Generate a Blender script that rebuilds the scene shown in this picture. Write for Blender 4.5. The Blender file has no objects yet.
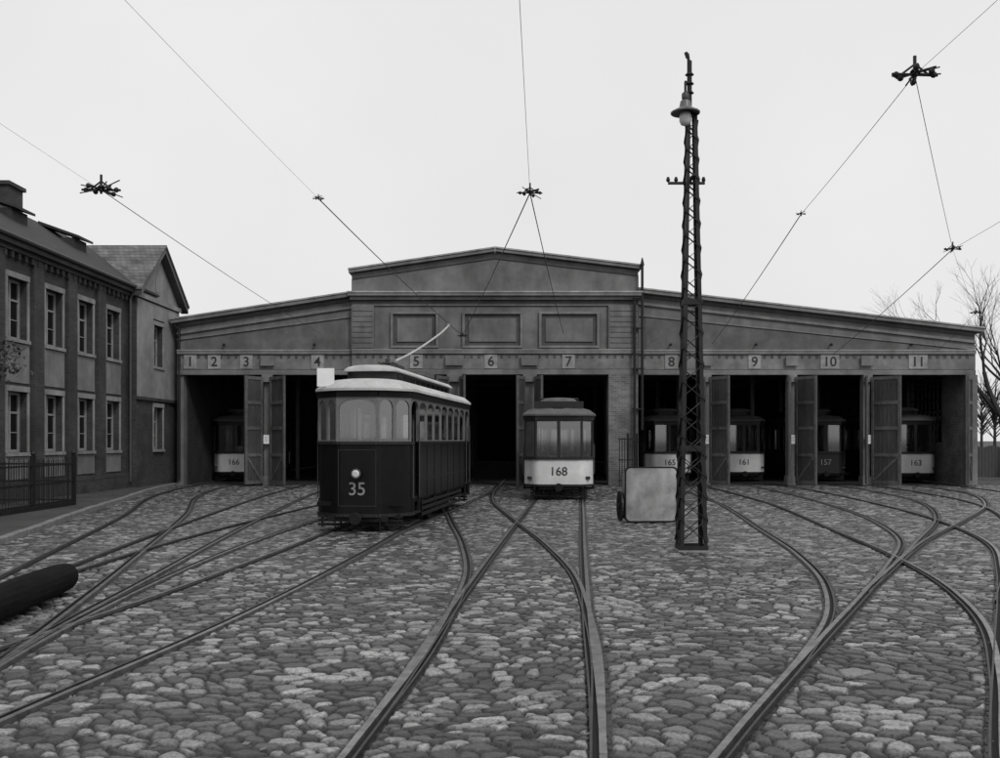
import bpy, bmesh, math, random
import numpy as np
from mathutils import Vector, Matrix
random.seed(7)
scene = bpy.context.scene
R = math.radians

# ------------------------------------------------------------------ materials
def mat(name, col, rough=0.7, var=0.25, scale=3.0, bump=0.0, bscale=40.0, metal=0.0, streak=None, spec=0.4, dirt=0.0, stain=0.0):
    m = bpy.data.materials.new(name); m.use_nodes = True
    nt = m.node_tree; N = nt.nodes; Lk = nt.links
    p = N['Principled BSDF']
    p.inputs['Roughness'].default_value = rough
    p.inputs['Metallic'].default_value = metal
    p.inputs['Specular IOR Level'].default_value = spec
    tc = N.new('ShaderNodeTexCoord')
    mp = N.new('ShaderNodeMapping'); Lk.new(tc.outputs['Object'], mp.inputs[0])
    if streak: mp.inputs['Scale'].default_value = streak
    n1 = N.new('ShaderNodeTexNoise'); n1.inputs['Scale'].default_value = scale; n1.inputs['Detail'].default_value = 8
    n1.inputs['Roughness'].default_value = 0.65
    Lk.new(mp.outputs[0], n1.inputs['Vector'])
    r = N.new('ShaderNodeMapRange')
    r.inputs['From Min'].default_value = 0.3; r.inputs['From Max'].default_value = 0.7
    r.inputs['To Min'].default_value = col*(1-var); r.inputs['To Max'].default_value = col*(1+var)
    Lk.new(n1.outputs['Fac'], r.inputs['Value'])
    last = r.outputs[0]
    def mulnoise(last, sc, amt, vec, lo=.35, hi=.62):
        n3 = N.new('ShaderNodeTexNoise'); n3.inputs['Scale'].default_value = sc; n3.inputs['Detail'].default_value = 7
        n3.inputs['Roughness'].default_value = .62
        Lk.new(vec, n3.inputs['Vector'])
        r3 = N.new('ShaderNodeMapRange'); r3.inputs['From Min'].default_value=lo; r3.inputs['From Max'].default_value=hi
        r3.inputs['To Min'].default_value = 1-amt; r3.inputs['To Max'].default_value = 1
        Lk.new(n3.outputs['Fac'], r3.inputs['Value'])
        mu = N.new('ShaderNodeMath'); mu.operation='MULTIPLY'
        Lk.new(last, mu.inputs[0]); Lk.new(r3.outputs[0], mu.inputs[1]); return mu.outputs[0]
    if dirt > 0: last = mulnoise(last, .6, dirt, tc.outputs['Object'])
    if stain > 0:
        mp2 = N.new('ShaderNodeMapping'); mp2.inputs['Scale'].default_value=(1.6,1.6,.3); Lk.new(tc.outputs['Object'], mp2.inputs[0])
        last = mulnoise(last, 1.0, stain, mp2.outputs[0], .32, .62)
    Lk.new(last, p.inputs['Base Color'])
    if bump > 0:
        n2 = N.new('ShaderNodeTexNoise'); n2.inputs['Scale'].default_value = bscale; n2.inputs['Detail'].default_value = 5
        Lk.new(mp.outputs[0], n2.inputs['Vector'])
        b = N.new('ShaderNodeBump'); b.inputs['Strength'].default_value = bump; b.inputs['Distance'].default_value = 0.02
        Lk.new(n2.outputs['Fac'], b.inputs['Height']); Lk.new(b.outputs[0], p.inputs['Normal'])
    return m

def brick_mat(name, c1, c2, mortar, axis='x', bw=0.26, bh=0.08):
    m = bpy.data.materials.new(name); m.use_nodes = True
    nt = m.node_tree; N = nt.nodes; Lk = nt.links; p = N['Principled BSDF']
    p.inputs['Roughness'].default_value = 0.85
    tc = N.new('ShaderNodeTexCoord'); sx = N.new('ShaderNodeSeparateXYZ'); cx = N.new('ShaderNodeCombineXYZ')
    Lk.new(tc.outputs['Object'], sx.inputs[0])
    ad = N.new('ShaderNodeMath'); ad.operation = 'ADD'
    Lk.new(sx.outputs['X'], ad.inputs[0]); Lk.new(sx.outputs['Y'], ad.inputs[1])
    Lk.new(ad.outputs[0], cx.inputs['X']); Lk.new(sx.outputs['Z'], cx.inputs['Y'])
    b = N.new('ShaderNodeTexBrick'); Lk.new(cx.outputs[0], b.inputs['Vector'])
    b.inputs['Color1'].default_value = (c1,c1,c1,1); b.inputs['Color2'].default_value = (c2,c2,c2,1)
    b.inputs['Mortar'].default_value = (mortar,)*3+(1,); b.inputs['Scale'].default_value = 1
    b.inputs['Brick Width'].default_value = bw; b.inputs['Row Height'].default_value = bh
    b.inputs['Mortar Size'].default_value = 0.008; b.inputs['Bias'].default_value = -0.2
    n = N.new('ShaderNodeTexNoise'); n.inputs['Scale'].default_value = 1.2; n.inputs['Detail'].default_value = 8
    Lk.new(tc.outputs['Object'], n.inputs['Vector'])
    r = N.new('ShaderNodeMapRange'); r.inputs['From Min'].default_value=.3; r.inputs['From Max'].default_value=.7
    r.inputs['To Min'].default_value=.6; r.inputs['To Max'].default_value=1.35
    Lk.new(n.outputs['Fac'], r.inputs['Value'])
    mx = N.new('ShaderNodeVectorMath'); mx.operation='SCALE'
    Lk.new(b.outputs['Color'], mx.inputs[0]); Lk.new(r.outputs[0], mx.inputs['Scale'])
    Lk.new(mx.outputs[0], p.inputs['Base Color'])
    bu = N.new('ShaderNodeBump'); bu.inputs['Strength'].default_value=.4; bu.inputs['Distance'].default_value=.01; bu.invert=True
    Lk.new(b.outputs['Fac'], bu.inputs['Height']); Lk.new(bu.outputs[0], p.inputs['Normal'])
    return m

def glass_mat(name, refl=0.12, tint=0.75):
    m = bpy.data.materials.new(name); m.use_nodes = True
    nt = m.node_tree; N = nt.nodes; Lk = nt.links
    N.remove(N['Principled BSDF'])
    t = N.new('ShaderNodeBsdfTransparent'); t.inputs[0].default_value=(tint,tint,tint,1)
    g = N.new('ShaderNodeBsdfGlossy'); g.inputs['Roughness'].default_value=.05; g.inputs[0].default_value=(.9,.9,.9,1)
    lw = N.new('ShaderNodeFresnel'); lw.inputs[0].default_value=1.5
    ad = N.new('ShaderNodeMath'); ad.operation='ADD'; ad.inputs[1].default_value=refl; ad.use_clamp=True
    Lk.new(lw.outputs[0], ad.inputs[0])
    mx = N.new('ShaderNodeMixShader'); Lk.new(ad.outputs[0], mx.inputs[0]); Lk.new(t.outputs[0], mx.inputs[1]); Lk.new(g.outputs[0], mx.inputs[2])
    Lk.new(mx.outputs[0], N['Material Output'].inputs[0])
    return m

M = {}
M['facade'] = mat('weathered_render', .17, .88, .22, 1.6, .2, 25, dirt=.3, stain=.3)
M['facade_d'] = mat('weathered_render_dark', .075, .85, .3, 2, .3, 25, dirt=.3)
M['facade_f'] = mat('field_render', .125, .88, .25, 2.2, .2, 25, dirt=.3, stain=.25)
M['trim'] = mat('trim_render', .2, .8, .25, 2, .2, 30, dirt=.35, stain=.25)
M['trim_l'] = mat('light_coping', .38, .8, .3, 2, .2, 30, dirt=.3, stain=.25)
M['plate'] = mat('bay_number_plate', .33, .8, .3, 4, .2, 30, dirt=.3, stain=.3)
M['band'] = mat('number_band', .2, .8, .3, 2.5, .2, 30, dirt=.3, stain=.3)
M['ink'] = mat('black_lettering', .02, .6, .2)
M['doorwood'] = mat('door_boards', .075, .75, .4, 6, .4, 30, streak=(6,6,.4), dirt=.3, stain=.3)
M['doorrail'] = mat('door_rail_wood', .13, .75, .4, 6, .4, 30, dirt=.3, stain=.3)
M['brickpier'] = brick_mat('pier_brick', .1, .16, .2)
M['brick'] = brick_mat('house_brick', .028, .048, .045)
M['stucco'] = mat('house_stucco', .2, .9, .2, 2, .3, 40, dirt=.3, stain=.2)
M['stucco_g'] = mat('gable_stucco', .28, .9, .2, 2, .3, 40, dirt=.3, stain=.2)
M['stucco_l'] = mat('house_trim', .27, .9, .25, 3, .2, 40, dirt=.3, stain=.2)
M['frame'] = mat('window_frame_paint', .24, .6, .2)
M['winglass'] = mat('window_glass', .008, .12, .3, spec=.4)
M['rooftile'] = brick_mat('roof_tile', .1, .17, .035, bw=.2, bh=.15)
M['roof_d'] = mat('tar_roof', .03, .8, .3, 3, .3)
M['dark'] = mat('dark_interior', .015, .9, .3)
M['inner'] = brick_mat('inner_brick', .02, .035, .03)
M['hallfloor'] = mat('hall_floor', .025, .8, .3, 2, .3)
M['iron'] = mat('dark_iron', .013, .5, .3, 8, .1, 40, spec=.3)
M['iron_g'] = mat('grey_iron', .05, .5, .3, 8, .1, 40)
M['polebrass'] = mat('trolley_pole_metal', .4, .4, .2, 8)
M['steel'] = mat('rail_steel', .2, .32, .6, 6, metal=.75)
M['steel_d'] = mat('rail_guard_steel', .04, .5, .5, 6, metal=.4)
M['groove'] = mat('rail_groove', .01, .8, .2)
M['t_black'] = mat('tram_dark_paint', .005, .4, .35, 4, .05, 20, spec=.2, dirt=.3)
M['t_frame'] = mat('tram_varnished_wood', .13, .4, .3, 8, streak=(8,8,1))
M['t_framed'] = mat('tram_dark_wood', .017, .45, .3, 8, streak=(8,8,1), spec=.3)
M['t_white'] = mat('tram_cream_paint', .65, .45, .12, 3, spec=.4, dirt=.22, stain=.12)
M['t_roof'] = mat('tram_roof_canvas', .5, .8, .2, 4, .2, 60, dirt=.3)
M['t_roofd'] = mat('tram_roof_dark', .09, .8, .3, 4, .2, 60)
M['t_under'] = mat('tram_underframe', .01, .7, .3, 8, .2, 40, spec=.2)
M['line'] = mat('gilt_lettering', .2, .5, .25)
M['lining'] = mat('dash_lining_paint', .03, .5, .2)
M['glass'] = glass_mat('tram_glass',.17,.85)
M['lens'] = mat('lamp_lens', .5, .15, .1, spec=.8)
M['wire'] = mat('copper_wire', .04, .6, .2)
M['enamel'] = mat('lamp_enamel', .12, .4, .2)
M['bulb'] = mat('milk_glass', .55, .2, .15)
M['kerb'] = mat('kerb_granite', .17, .8, .3, 4, .4, 40)
M['walk'] = mat('pavement_slabs', .06, .85, .3, 2, .4, 40, dirt=.4)
M['bark'] = mat('bark', .035, .9, .4, 8, .5, 30)
M['leaf'] = mat('leaf', .04, .7, .4, 3)
M['cart'] = mat('worn_painted_board', .38, .75, .4, 2.2, .3, 15, dirt=.55, stain=.3)
M['log'] = mat('tarred_wood', .006, .9, .5, 4, .6, 25, streak=(4,.6,4), spec=.12)
M['sign'] = mat('enamel_plate', .75, .4, .08)
M['fencewood'] = mat('fence_wood', .06, .85, .35, 5, .3, 30, streak=(5,5,.5))
M['litter'] = mat('dead_leaves', .12, .9, .5, 3)

# ------------------------------------------------------------------ mesh builder
def empty(name, loc=(0,0,0), rotz=0):
    e = bpy.data.objects.new(name, None); scene.collection.objects.link(e)
    e.location = loc; e.rotation_euler = (0,0,rotz); e.empty_display_size=.2
    return e

class B:
    def __init__(s): s.v=[]; s.f=[]
    def add(s, vs, fs):
        o=len(s.v); s.v+= [tuple(p) for p in vs]; s.f += [tuple(i+o for i in f) for f in fs]; return s
    def box(s,x0,x1,y0,y1,z0,z1):
        return s.add([(x0,y0,z0),(x1,y0,z0),(x1,y1,z0),(x0,y1,z0),(x0,y0,z1),(x1,y0,z1),(x1,y1,z1),(x0,y1,z1)],
          [(0,3,2,1),(4,5,6,7),(0,1,5,4),(1,2,6,5),(2,3,7,6),(3,0,4,7)])
    def prism(s, a, b):
        n=len(a); return s.add(list(a)+list(b), [tuple(range(n)), tuple(range(2*n-1,n-1,-1))]+[(i,i+n,(i+1)%n+n,(i+1)%n) for i in range(n)])
    def py(s, pts,y0,y1): return s.prism([(x,y0,z) for x,z in pts],[(x,y1,z) for x,z in pts])
    def px(s, pts,x0,x1): return s.prism([(x0,y,z) for y,z in pts],[(x1,y,z) for y,z in pts])
    def pz(s, pts,z0,z1): return s.prism([(x,y,z0) for x,y in pts],[(x,y,z1) for x,y in pts])
    def tube(s,p0,p1,r0,r1=None,n=6):
        if r1 is None: r1=r0
        p0=Vector(p0);p1=Vector(p1);d=p1-p0
        if d.length<1e-6: return s
        d.normalize(); a=d.orthogonal().normalized(); b=d.cross(a)
        A=[p0+(a*math.cos(2*math.pi*i/n)+b*math.sin(2*math.pi*i/n))*r0 for i in range(n)]
        C=[p1+(a*math.cos(2*math.pi*i/n)+b*math.sin(2*math.pi*i/n))*r1 for i in range(n)]
        return s.prism(A,C)
    def bar(s,p0,p1,w,t):
        p0=Vector(p0);p1=Vector(p1);d=(p1-p0).normalized()
        up=Vector((0,0,1)) if abs(d.z)<.9 else Vector((0,1,0))
        a=d.cross(up).normalized()*w/2; b=d.cross(a).normalized()*t/2
        return s.prism([p0+a+b,p0+a-b,p0-a-b,p0-a+b],[p1+a+b,p1+a-b,p1-a-b,p1-a+b])
    def lathe(s, c, prof, n=14, axis='z'):
        vs=[];fs=[]
        for r,h in prof:
            for i in range(n):
                t=2*math.pi*i/n; a,b=r*math.cos(t),r*math.sin(t)
                if axis=='z': vs.append((c[0]+a,c[1]+b,c[2]+h))
                elif axis=='y': vs.append((c[0]+a,c[1]+h,c[2]+b))
                else: vs.append((c[0]+h,c[1]+a,c[2]+b))
        for k in range(len(prof)-1):
            for i in range(n): fs.append((k*n+i,k*n+(i+1)%n,(k+1)*n+(i+1)%n,(k+1)*n+i))
        fs.append(tuple(range(n))); fs.append(tuple(range(len(prof)*n-1,(len(prof)-1)*n-1,-1)))
        return s.add(vs,fs)
    def ball(s,c,r,n=10):
        return s.lathe(c,[(max(r*math.sin(math.pi*k/8),1e-4),-r*math.cos(math.pi*k/8)) for k in range(9)],n)
    def build(s,name,m,parent=None,bevel=0,smooth=False):
        me=bpy.data.meshes.new(name); me.from_pydata(s.v,[],s.f)
        bm=bmesh.new(); bm.from_mesh(me); bmesh.ops.recalc_face_normals(bm,faces=bm.faces); bm.to_mesh(me); bm.free()
        ob=bpy.data.objects.new(name,me); scene.collection.objects.link(ob)
        me.materials.append(m)
        if parent: ob.parent=parent
        if smooth:
            for p in me.polygons: p.use_smooth=True
        if bevel>0:
            md=ob.modifiers.new('bevel','BEVEL'); md.width=bevel; md.segments=2; md.limit_method='ANGLE'; md.angle_limit=R(40)
        return ob

def text(body,size,loc,m,parent=None,name='number',rz=0,ext=.008,sx=1.0,rx=90,off=.012):
    c=bpy.data.curves.new(name,'FONT'); c.body=body; c.size=size; c.align_x='CENTER'; c.align_y='CENTER'; c.extrude=ext
    c.offset = size*off
    o=bpy.data.objects.new(name,c); scene.collection.objects.link(o); c.materials.append(m)
    o.location=loc; o.rotation_euler=(R(rx),0,rz); o.scale=(sx,1,1)
    if parent: o.parent=parent
    return o

def wall(b, axis, c0, c1, a0, a1, z0, z1, ops):
    def bx(p,q,zz0,zz1):
        if q-p<1e-4 or zz1-zz0<1e-4: return
        if axis=='y': b.box(c0,c1,p,q,zz0,zz1)
        else: b.box(p,q,c0,c1,zz0,zz1)
    ed=sorted(set([a0,a1]+[o[0] for o in ops]+[o[1] for o in ops]))
    for p,q in zip(ed,ed[1:]):
        mid=(p+q)/2; zs=sorted([(o[2],o[3]) for o in ops if o[0]<mid<o[1]])
        z=z0
        for s,e in zs: bx(p,q,z,s); z=e
        bx(p,q,z,z1)

# ------------------------------------------------------------------ camera / light
cam=bpy.data.cameras.new('camera'); co=bpy.data.objects.new('camera',cam); scene.collection.objects.link(co)
co.location=(0,0,1.8); co.rotation_euler=(R(90),0,0)
cam.sensor_width=36; cam.lens=36; cam.shift_y=.061; cam.clip_end=3000; cam.clip_start=.1
scene.camera=co

SE,SA=R(42),R(150)
w=bpy.data.worlds.new('World'); scene.world=w; w.use_nodes=True
nt=w.node_tree; N=nt.nodes; bg=N['Background']; bg.inputs['Strength'].default_value=.1
sky=N.new('ShaderNodeTexSky'); sky.sky_type='NISHITA'; sky.sun_disc=False; sky.sun_elevation=SE; sky.sun_rotation=SA
sky.dust_density=4; sky.air_density=1.5
bw=N.new('ShaderNodeRGBToBW'); nt.links.new(sky.outputs[0],bw.inputs[0])
tcw=N.new('ShaderNodeTexCoord'); nw=N.new('ShaderNodeTexNoise'); nw.inputs['Scale'].default_value=2.2; nw.inputs['Detail'].default_value=6
nt.links.new(tcw.outputs['Generated'],nw.inputs['Vector'])
cr=N.new('ShaderNodeMapRange'); cr.inputs['To Min'].default_value=7.9; cr.inputs['To Max'].default_value=10.1
nt.links.new(nw.outputs['Fac'],cr.inputs['Value'])
mx=N.new('ShaderNodeMix'); mx.data_type='FLOAT'; mx.inputs[0].default_value=.85
nt.links.new(bw.outputs[0],mx.inputs[2]); nt.links.new(cr.outputs[0],mx.inputs[3])
nt.links.new(mx.outputs[0],bg.inputs['Color'])
sl=bpy.data.lights.new('sun','SUN'); so=bpy.data.objects.new('sun',sl); scene.collection.objects.link(so)
sl.energy=1.3; sl.angle=R(12); sl.color=(1,.995,.985)
dirv=Vector((math.sin(SA)*math.cos(SE), math.cos(SA)*math.cos(SE), math.sin(SE)))
so.rotation_euler=dirv.to_track_quat('Z','Y').to_euler(); so.location=(10,-10,20)
scene.view_settings.view_transform='Standard'; scene.view_settings.look='None'; scene.view_settings.exposure=0

# ------------------------------------------------------------------ tracks
tracks={
 'C':[(-.9,0),(-.45,3),(-.145,5.8),(.16,10),(.65,16.4),(1.4,25.7),(1.74,30),(2.3,36),(2.5,46)],
 'A':[(-.145,5.8),(.1,8.5),(.2,10.5),(.27,13.3),(.08,17.1),(-.4,22.5),(-.95,30),(-.95,35),(-.5,46)],
 'Bt':[(-4.4,2),(-3.95,6.4),(-3.5,9.4),(-2.9,16),(-2.65,20),(-2.0,25.5),(-1.4,31),(-1.0,35.2),(-.5,46)],
 'L1':[(-4.2,4),(-4.7,7.5),(-5.5,11.5),(-6.6,16.5),(-8.3,24),(-10.4,32),(-11.3,38),(-11.5,46)],
 'L2':[(-4.3,5),(-4.85,8.5),(-5.3,13),(-5.8,18),(-6.4,25),(-7.0,34),(-7.1,46)],
 'L3':[(-4.3,5),(-4.8,8.6),(-5.1,13),(-5.1,18),(-4.6,25),(-3.8,33),(-3.4,38),(-3.3,46)],
 'R1':[(.3,1.5),(1.08,3.6),(2.05,5.7),(3.17,8),(4.04,10),(4.72,12.2),(5.4,15.65),(5.95,20),(6.9,28),(7.2,34),(7.2,46)],
 'R2':[(.3,1.5),(1.08,3.6),(2.05,5.7),(3.6,8.8),(4.97,11.5),(6.3,14.2),(7.7,17.3),(9.0,22),(10.1,30),(10.5,36),(10.5,46)],
 'R3':[(4.95,11.5),(6.4,14.2),(8.0,17.3),(10.6,22.5),(12.9,29),(13.8,35),(14,46)],
 'R4':[(6.4,14.2),(8.1,17.3),(11.0,22.0),(14.4,28),(16.6,34),(17.2,40),(17.3,46)],
}
def catmull(P,step=.12):
    P=[np.array(p,float) for p in P]; P=[2*P[0]-P[1]]+P+[2*P[-1]-P[-2]]; out=[]
    for i in range(1,len(P)-2):
        p0,p1,p2,p3=P[i-1:i+3]; n=max(2,int(np.linalg.norm(p2-p1)/step))
        d1=np.linalg.norm(p2-p1); a=np.linalg.norm(p1-p0)+1e-9; c=np.linalg.norm(p3-p2)+1e-9
        m1=d1*((p1-p0)/a*(d1/(a+d1))+(p2-p1)/d1*(a/(a+d1))); m2=d1*((p2-p1)/d1*(c/(c+d1))+(p3-p2)/c*(d1/(c+d1)))
        for k in range(n):
            t=k/n; out.append((2*t**3-3*t**2+1)*p1+(t**3-2*t*t+t)*m1+(-2*t**3+3*t*t)*p2+(t**3-t*t)*m2)
    out.append(P[-2]); return np.array(out)
G=1.435/2
railpts=[]
trk=empty('tram_tracks')
sb,gb,s2=B(),B(),B()
for ti,(k,P) in enumerate(tracks.items()):
    c=catmull(P); d=np.gradient(c,axis=0); d/=np.linalg.norm(d,axis=1)[:,None]; nrm=np.stack([d[:,1],-d[:,0]],1)
    z=.002+.0012*ti
    for s in (-1,1):
        def strip(bb,o0,o1,za,zb_):
            A=c+nrm*(o0*s); C=c+nrm*(o1*s); n=len(c)
            vs=[(x,y,za) for x,y in A]+[(x,y,za) for x,y in C]+[(x,y,zb_) for x,y in A]+[(x,y,zb_) for x,y in C]
            fs=[]
            for i in range(n-1):
                fs+=[(i,i+1,n+i+1,n+i),(i,2*n+i,2*n+i+1,i+1),(n+i,n+i+1,3*n+i+1,3*n+i)]
            bb.add(vs,fs)
        strip(sb,G,G+.046,z,-.06); strip(s2,G-.056,G-.040,z-.0006,-.06)
        strip(gb,G-.041,G+.002,z-.03,-.06)
        railpts.append(c+nrm*(s*(G+.0)))
sb.build('rail_heads',M['steel'],trk); gb.build('rail_grooves',M['groove'],trk); s2.build('rail_guards',M['steel_d'],trk)
railpts=np.concatenate(railpts)

# ------------------------------------------------------------------ cobbles (real relief)
def hsh(i,j,k=0):
    v=np.sin(i*127.1+j*311.7+k*74.7)*43758.5453; return v-np.floor(v)
def vnoise(x,y):
    i=np.floor(x);j=np.floor(y);u=x-i;v=y-j;u=u*u*(3-2*u);v=v*v*(3-2*v)
    return (hsh(i,j)*(1-u)+hsh(i+1,j)*u)*(1-v)+(hsh(i,j+1)*(1-u)+hsh(i+1,j+1)*u)*v
def cobble(name,x0,x1,y0,y1,res,m,parent):
    nx=int((x1-x0)/res)+1; ny=int((y1-y0)/res)+1
    xs=np.linspace(x0,x1,nx); ys=np.linspace(y0,y1,ny); X,Y=np.meshgrid(xs,ys)
    a,b_=.16,.13
    Xw=X+.16*(vnoise(X*.9,Y*.9)-.5)*2+.08*(vnoise(X*3+9,Y*3)-.5)+.018*(vnoise(X*14,Y*14)-.5); Yw=Y+.22*(vnoise(X*.7+40,Y*.7)-.5)*2+.09*(vnoise(X*3,Y*3+7)-.5)+.018*(vnoise(X*14+5,Y*14)-.5)
    J=np.floor(Yw/b_); F1=np.full(X.shape,9.);F2=F1.copy();ID=np.zeros(X.shape);ID2=ID.copy()
    for dj in(-1,0,1):
        jj=J+dj; off=.5*np.mod(jj,2); I=np.floor(Xw/a+off)
        for di in(-1,0,1):
            ii=I+di
            sx=(ii+.5-off+(hsh(ii,jj,1)-.5)*.8)*a; sy=(jj+.5+(hsh(ii,jj,2)-.5)*.72)*b_
            D=np.sqrt((Xw-sx)**2*(.6+.7*hsh(ii,jj,6))+(Yw-sy)**2*(.9+.7*hsh(ii,jj,7)))-.055*(hsh(ii,jj,3)-.5)
            h=hsh(ii,jj,4); h2=hsh(ii,jj,5)
            lt=D<F1; F2=np.where(lt,F1,np.minimum(F2,D)); ID=np.where(lt,h,ID); ID2=np.where(lt,h2,ID2); F1=np.where(lt,D,F1)
    e=F2-F1-.010
    t=np.clip(e/.045,0,1); dome=np.sqrt(np.clip(1-(1-t)**2,0,1))
    Z=-.044+.034*dome+(ID2-.5)*.012*dome+ .012*(vnoise(X*.5,Y*.5)-.5)
    Z+= .005*(vnoise(X*30,Y*30)-.5)*dome
    mask=np.zeros(X.shape,bool)
    k=int(math.ceil(.05/res))
    for f in (0,.25,.5,.75):
        q=railpts*(1-f)+np.roll(railpts,-1,0)*f; ok=np.linalg.norm(np.roll(railpts,-1,0)-railpts,axis=1)<.5
        qx=np.round((q[:,0]-x0)/res).astype(int); qy=np.round((q[:,1]-y0)/res).astype(int)
        for ay in range(-k,k+1):
            for ax in range(-k,k+1):
                cx,cy=qx+ax,qy+ay; g=ok&(cx>=0)&(cx<nx)&(cy>=0)&(cy<ny); mask[cy[g],cx[g]]=True
    Z=np.where(mask,np.minimum(Z,-.03),Z)
    Z=np.minimum(Z,.0)
    big=vnoise(X*.35+3,Y*.35)*.5+vnoise(X*1.1,Y*1.1)*.3+vnoise(X*4,Y*4)*.2
    stone=(.035+.31*ID**2.3)*(.5+.9*big)
    joint=.012+.012*big
    dirtm=np.clip((big-.5)*2.0,0,.35)
    tt=np.clip((t-.15)/.4,0,1)*(1-dirtm)
    col=stone*tt+joint*(1-tt)
    col=np.where(mask,.02,col)
    n=nx*ny; co_=np.stack([X.ravel(),Y.ravel(),Z.ravel()],1).astype(np.float32)
    idx=np.arange(n).reshape(ny,nx); q=np.stack([idx[:-1,:-1],idx[:-1,1:],idx[1:,1:],idx[1:,:-1]],-1).reshape(-1,4)
    me=bpy.data.meshes.new(name); me.vertices.add(n); me.vertices.foreach_set('co',co_.ravel())
    me.loops.add(q.size); me.loops.foreach_set('vertex_index',q.ravel().astype(np.int32))
    me.polygons.add(len(q)); me.polygons.foreach_set('loop_start',np.arange(0,q.size,4,dtype=np.int32))
    me.polygons.foreach_set('loop_total',np.full(len(q),4,np.int32)); me.polygons.foreach_set('use_smooth',np.ones(len(q),bool))
    me.update()
    at=me.attributes.new('stone','FLOAT','POINT'); at.data.foreach_set('value',col.ravel().astype(np.float32))
    me.materials.append(m); ob=bpy.data.objects.new(name,me); scene.collection.objects.link(ob); ob.parent=parent
    return ob
cm=bpy.data.materials.new('fieldstone_cobbles'); cm.use_nodes=True; nt=cm.node_tree; N=nt.nodes; p=N['Principled BSDF']
at=N.new('ShaderNodeAttribute'); at.attribute_name='stone'
tc=N.new('ShaderNodeTexCoord'); n=N.new('ShaderNodeTexNoise'); n.inputs['Scale'].default_value=45; n.inputs['Detail'].default_value=6
nt.links.new(tc.outputs['Object'],n.inputs['Vector'])
r=N.new('ShaderNodeMapRange'); r.inputs['From Min'].default_value=.3;r.inputs['From Max'].default_value=.7;r.inputs['To Min'].default_value=.55;r.inputs['To Max'].default_value=1.45
nt.links.new(n.outputs['Fac'],r.inputs['Value'])
mu=N.new('ShaderNodeMath'); mu.operation='MULTIPLY'; nt.links.new(at.outputs['Fac'],mu.inputs[0]); nt.links.new(r.outputs[0],mu.inputs[1])
nt.links.new(mu.outputs[0],p.inputs['Base Color'])
bu=N.new('ShaderNodeBump'); bu.inputs['Strength'].default_value=.6; bu.inputs['Distance'].default_value=.009
nt.links.new(n.outputs['Fac'],bu.inputs['Height']); nt.links.new(bu.outputs[0],p.inputs['Normal'])
p.inputs['Roughness'].default_value=.42; p.inputs['Specular IOR Level'].default_value=.45
cob=empty('cobblestone_yard')
cobble('near_stones',-9,9,4.4,14,.0165,cm,cob)
cobble('far_stones',-15,24,14,40.2,.036,cm,cob)

gm=bpy.data.materials.new('ground_stones'); gm.use_nodes=True; nt=gm.node_tree; N=nt.nodes; p=N['Principled BSDF']
tc=N.new('ShaderNodeTexCoord'); v=N.new('ShaderNodeTexVoronoi'); v.inputs['Scale'].default_value=6.3
nt.links.new(tc.outputs['Object'],v.inputs['Vector'])
r=N.new('ShaderNodeMapRange'); r.inputs['From Max'].default_value=.6; r.inputs['To Min'].default_value=.14; r.inputs['To Max'].default_value=.03
nt.links.new(v.outputs['Distance'],r.inputs['Value']); nt.links.new(r.outputs[0],p.inputs['Base Color'])
bu=N.new('ShaderNodeBump'); bu.invert=True; bu.inputs['Distance'].default_value=.04; nt.links.new(v.outputs['Distance'],bu.inputs['Height']); nt.links.new(bu.outputs[0],p.inputs['Normal'])
p.inputs['Roughness'].default_value=.8
B().add([(-1500,-1500,-.065),(1500,-1500,-.065),(1500,1500,-.065),(-1500,1500,-.065)],[(0,1,2,3)]).build('ground',gm)

lt_=B(); rnd=random.Random(9)
for i in range(420):
    y=5+rnd.random()**1.3*30; x=rnd.uniform(-.55,.6)*y
    s=rnd.uniform(.012,.035); a=rnd.uniform(0,6.28); z=-.002+rnd.uniform(0,.004)
    u=Vector((math.cos(a),math.sin(a),rnd.uniform(-.2,.3)))*s; v=Vector((-math.sin(a),math.cos(a),rnd.uniform(-.2,.3)))*s*.6
    c=Vector((x,y,z)); lt_.add([c-u,c+v,c+u,c-v],[(0,1,2,3)])
lt_.build('fallen_leaves',M['litter'])

# pavement with kerb
K=[(-7.3,5),(-7.7,10),(-8.15,13.5),(-8.6,17.1),(-9.4,21),(-10.25,25),(-11.1,29.5),(-12.0,34),(-12.6,37.5),(-12.85,39.8)]
Kc=catmull(K,.9)
pv=empty('pavement')
kb,wb=B(),B()
for a,b in zip(Kc,Kc[1:]):
    a=Vector((*a,0));b=Vector((*b,0)); d=(b-a).normalized(); nn=Vector((-d.y,d.x,0))
    g=d*.008; jz=random.uniform(-.008,.008)
    kb.prism([a+g+Vector((0,0,-.06)),a+g+nn*.16+Vector((0,0,-.06)),a+g+nn*.16+Vector((0,0,.10+jz)),a+g+Vector((0,0,.10+jz))],
             [b-g+Vector((0,0,-.06)),b-g+nn*.16+Vector((0,0,-.06)),b-g+nn*.16+Vector((0,0,.10+jz)),b-g+Vector((0,0,.10+jz))])
kb.build('kerb',M['kerb'],pv,bevel=.015)
pts=[(x-.165,y) for x,y in Kc]; n=len(pts)
wb.add([(x,y,.085) for x,y in pts]+[(-20,y,.085) for x,y in pts],[(i,i+1,n+i+1,n+i) for i in range(n-1)])
wb.build('slabs',M['walk'],pv)

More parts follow.
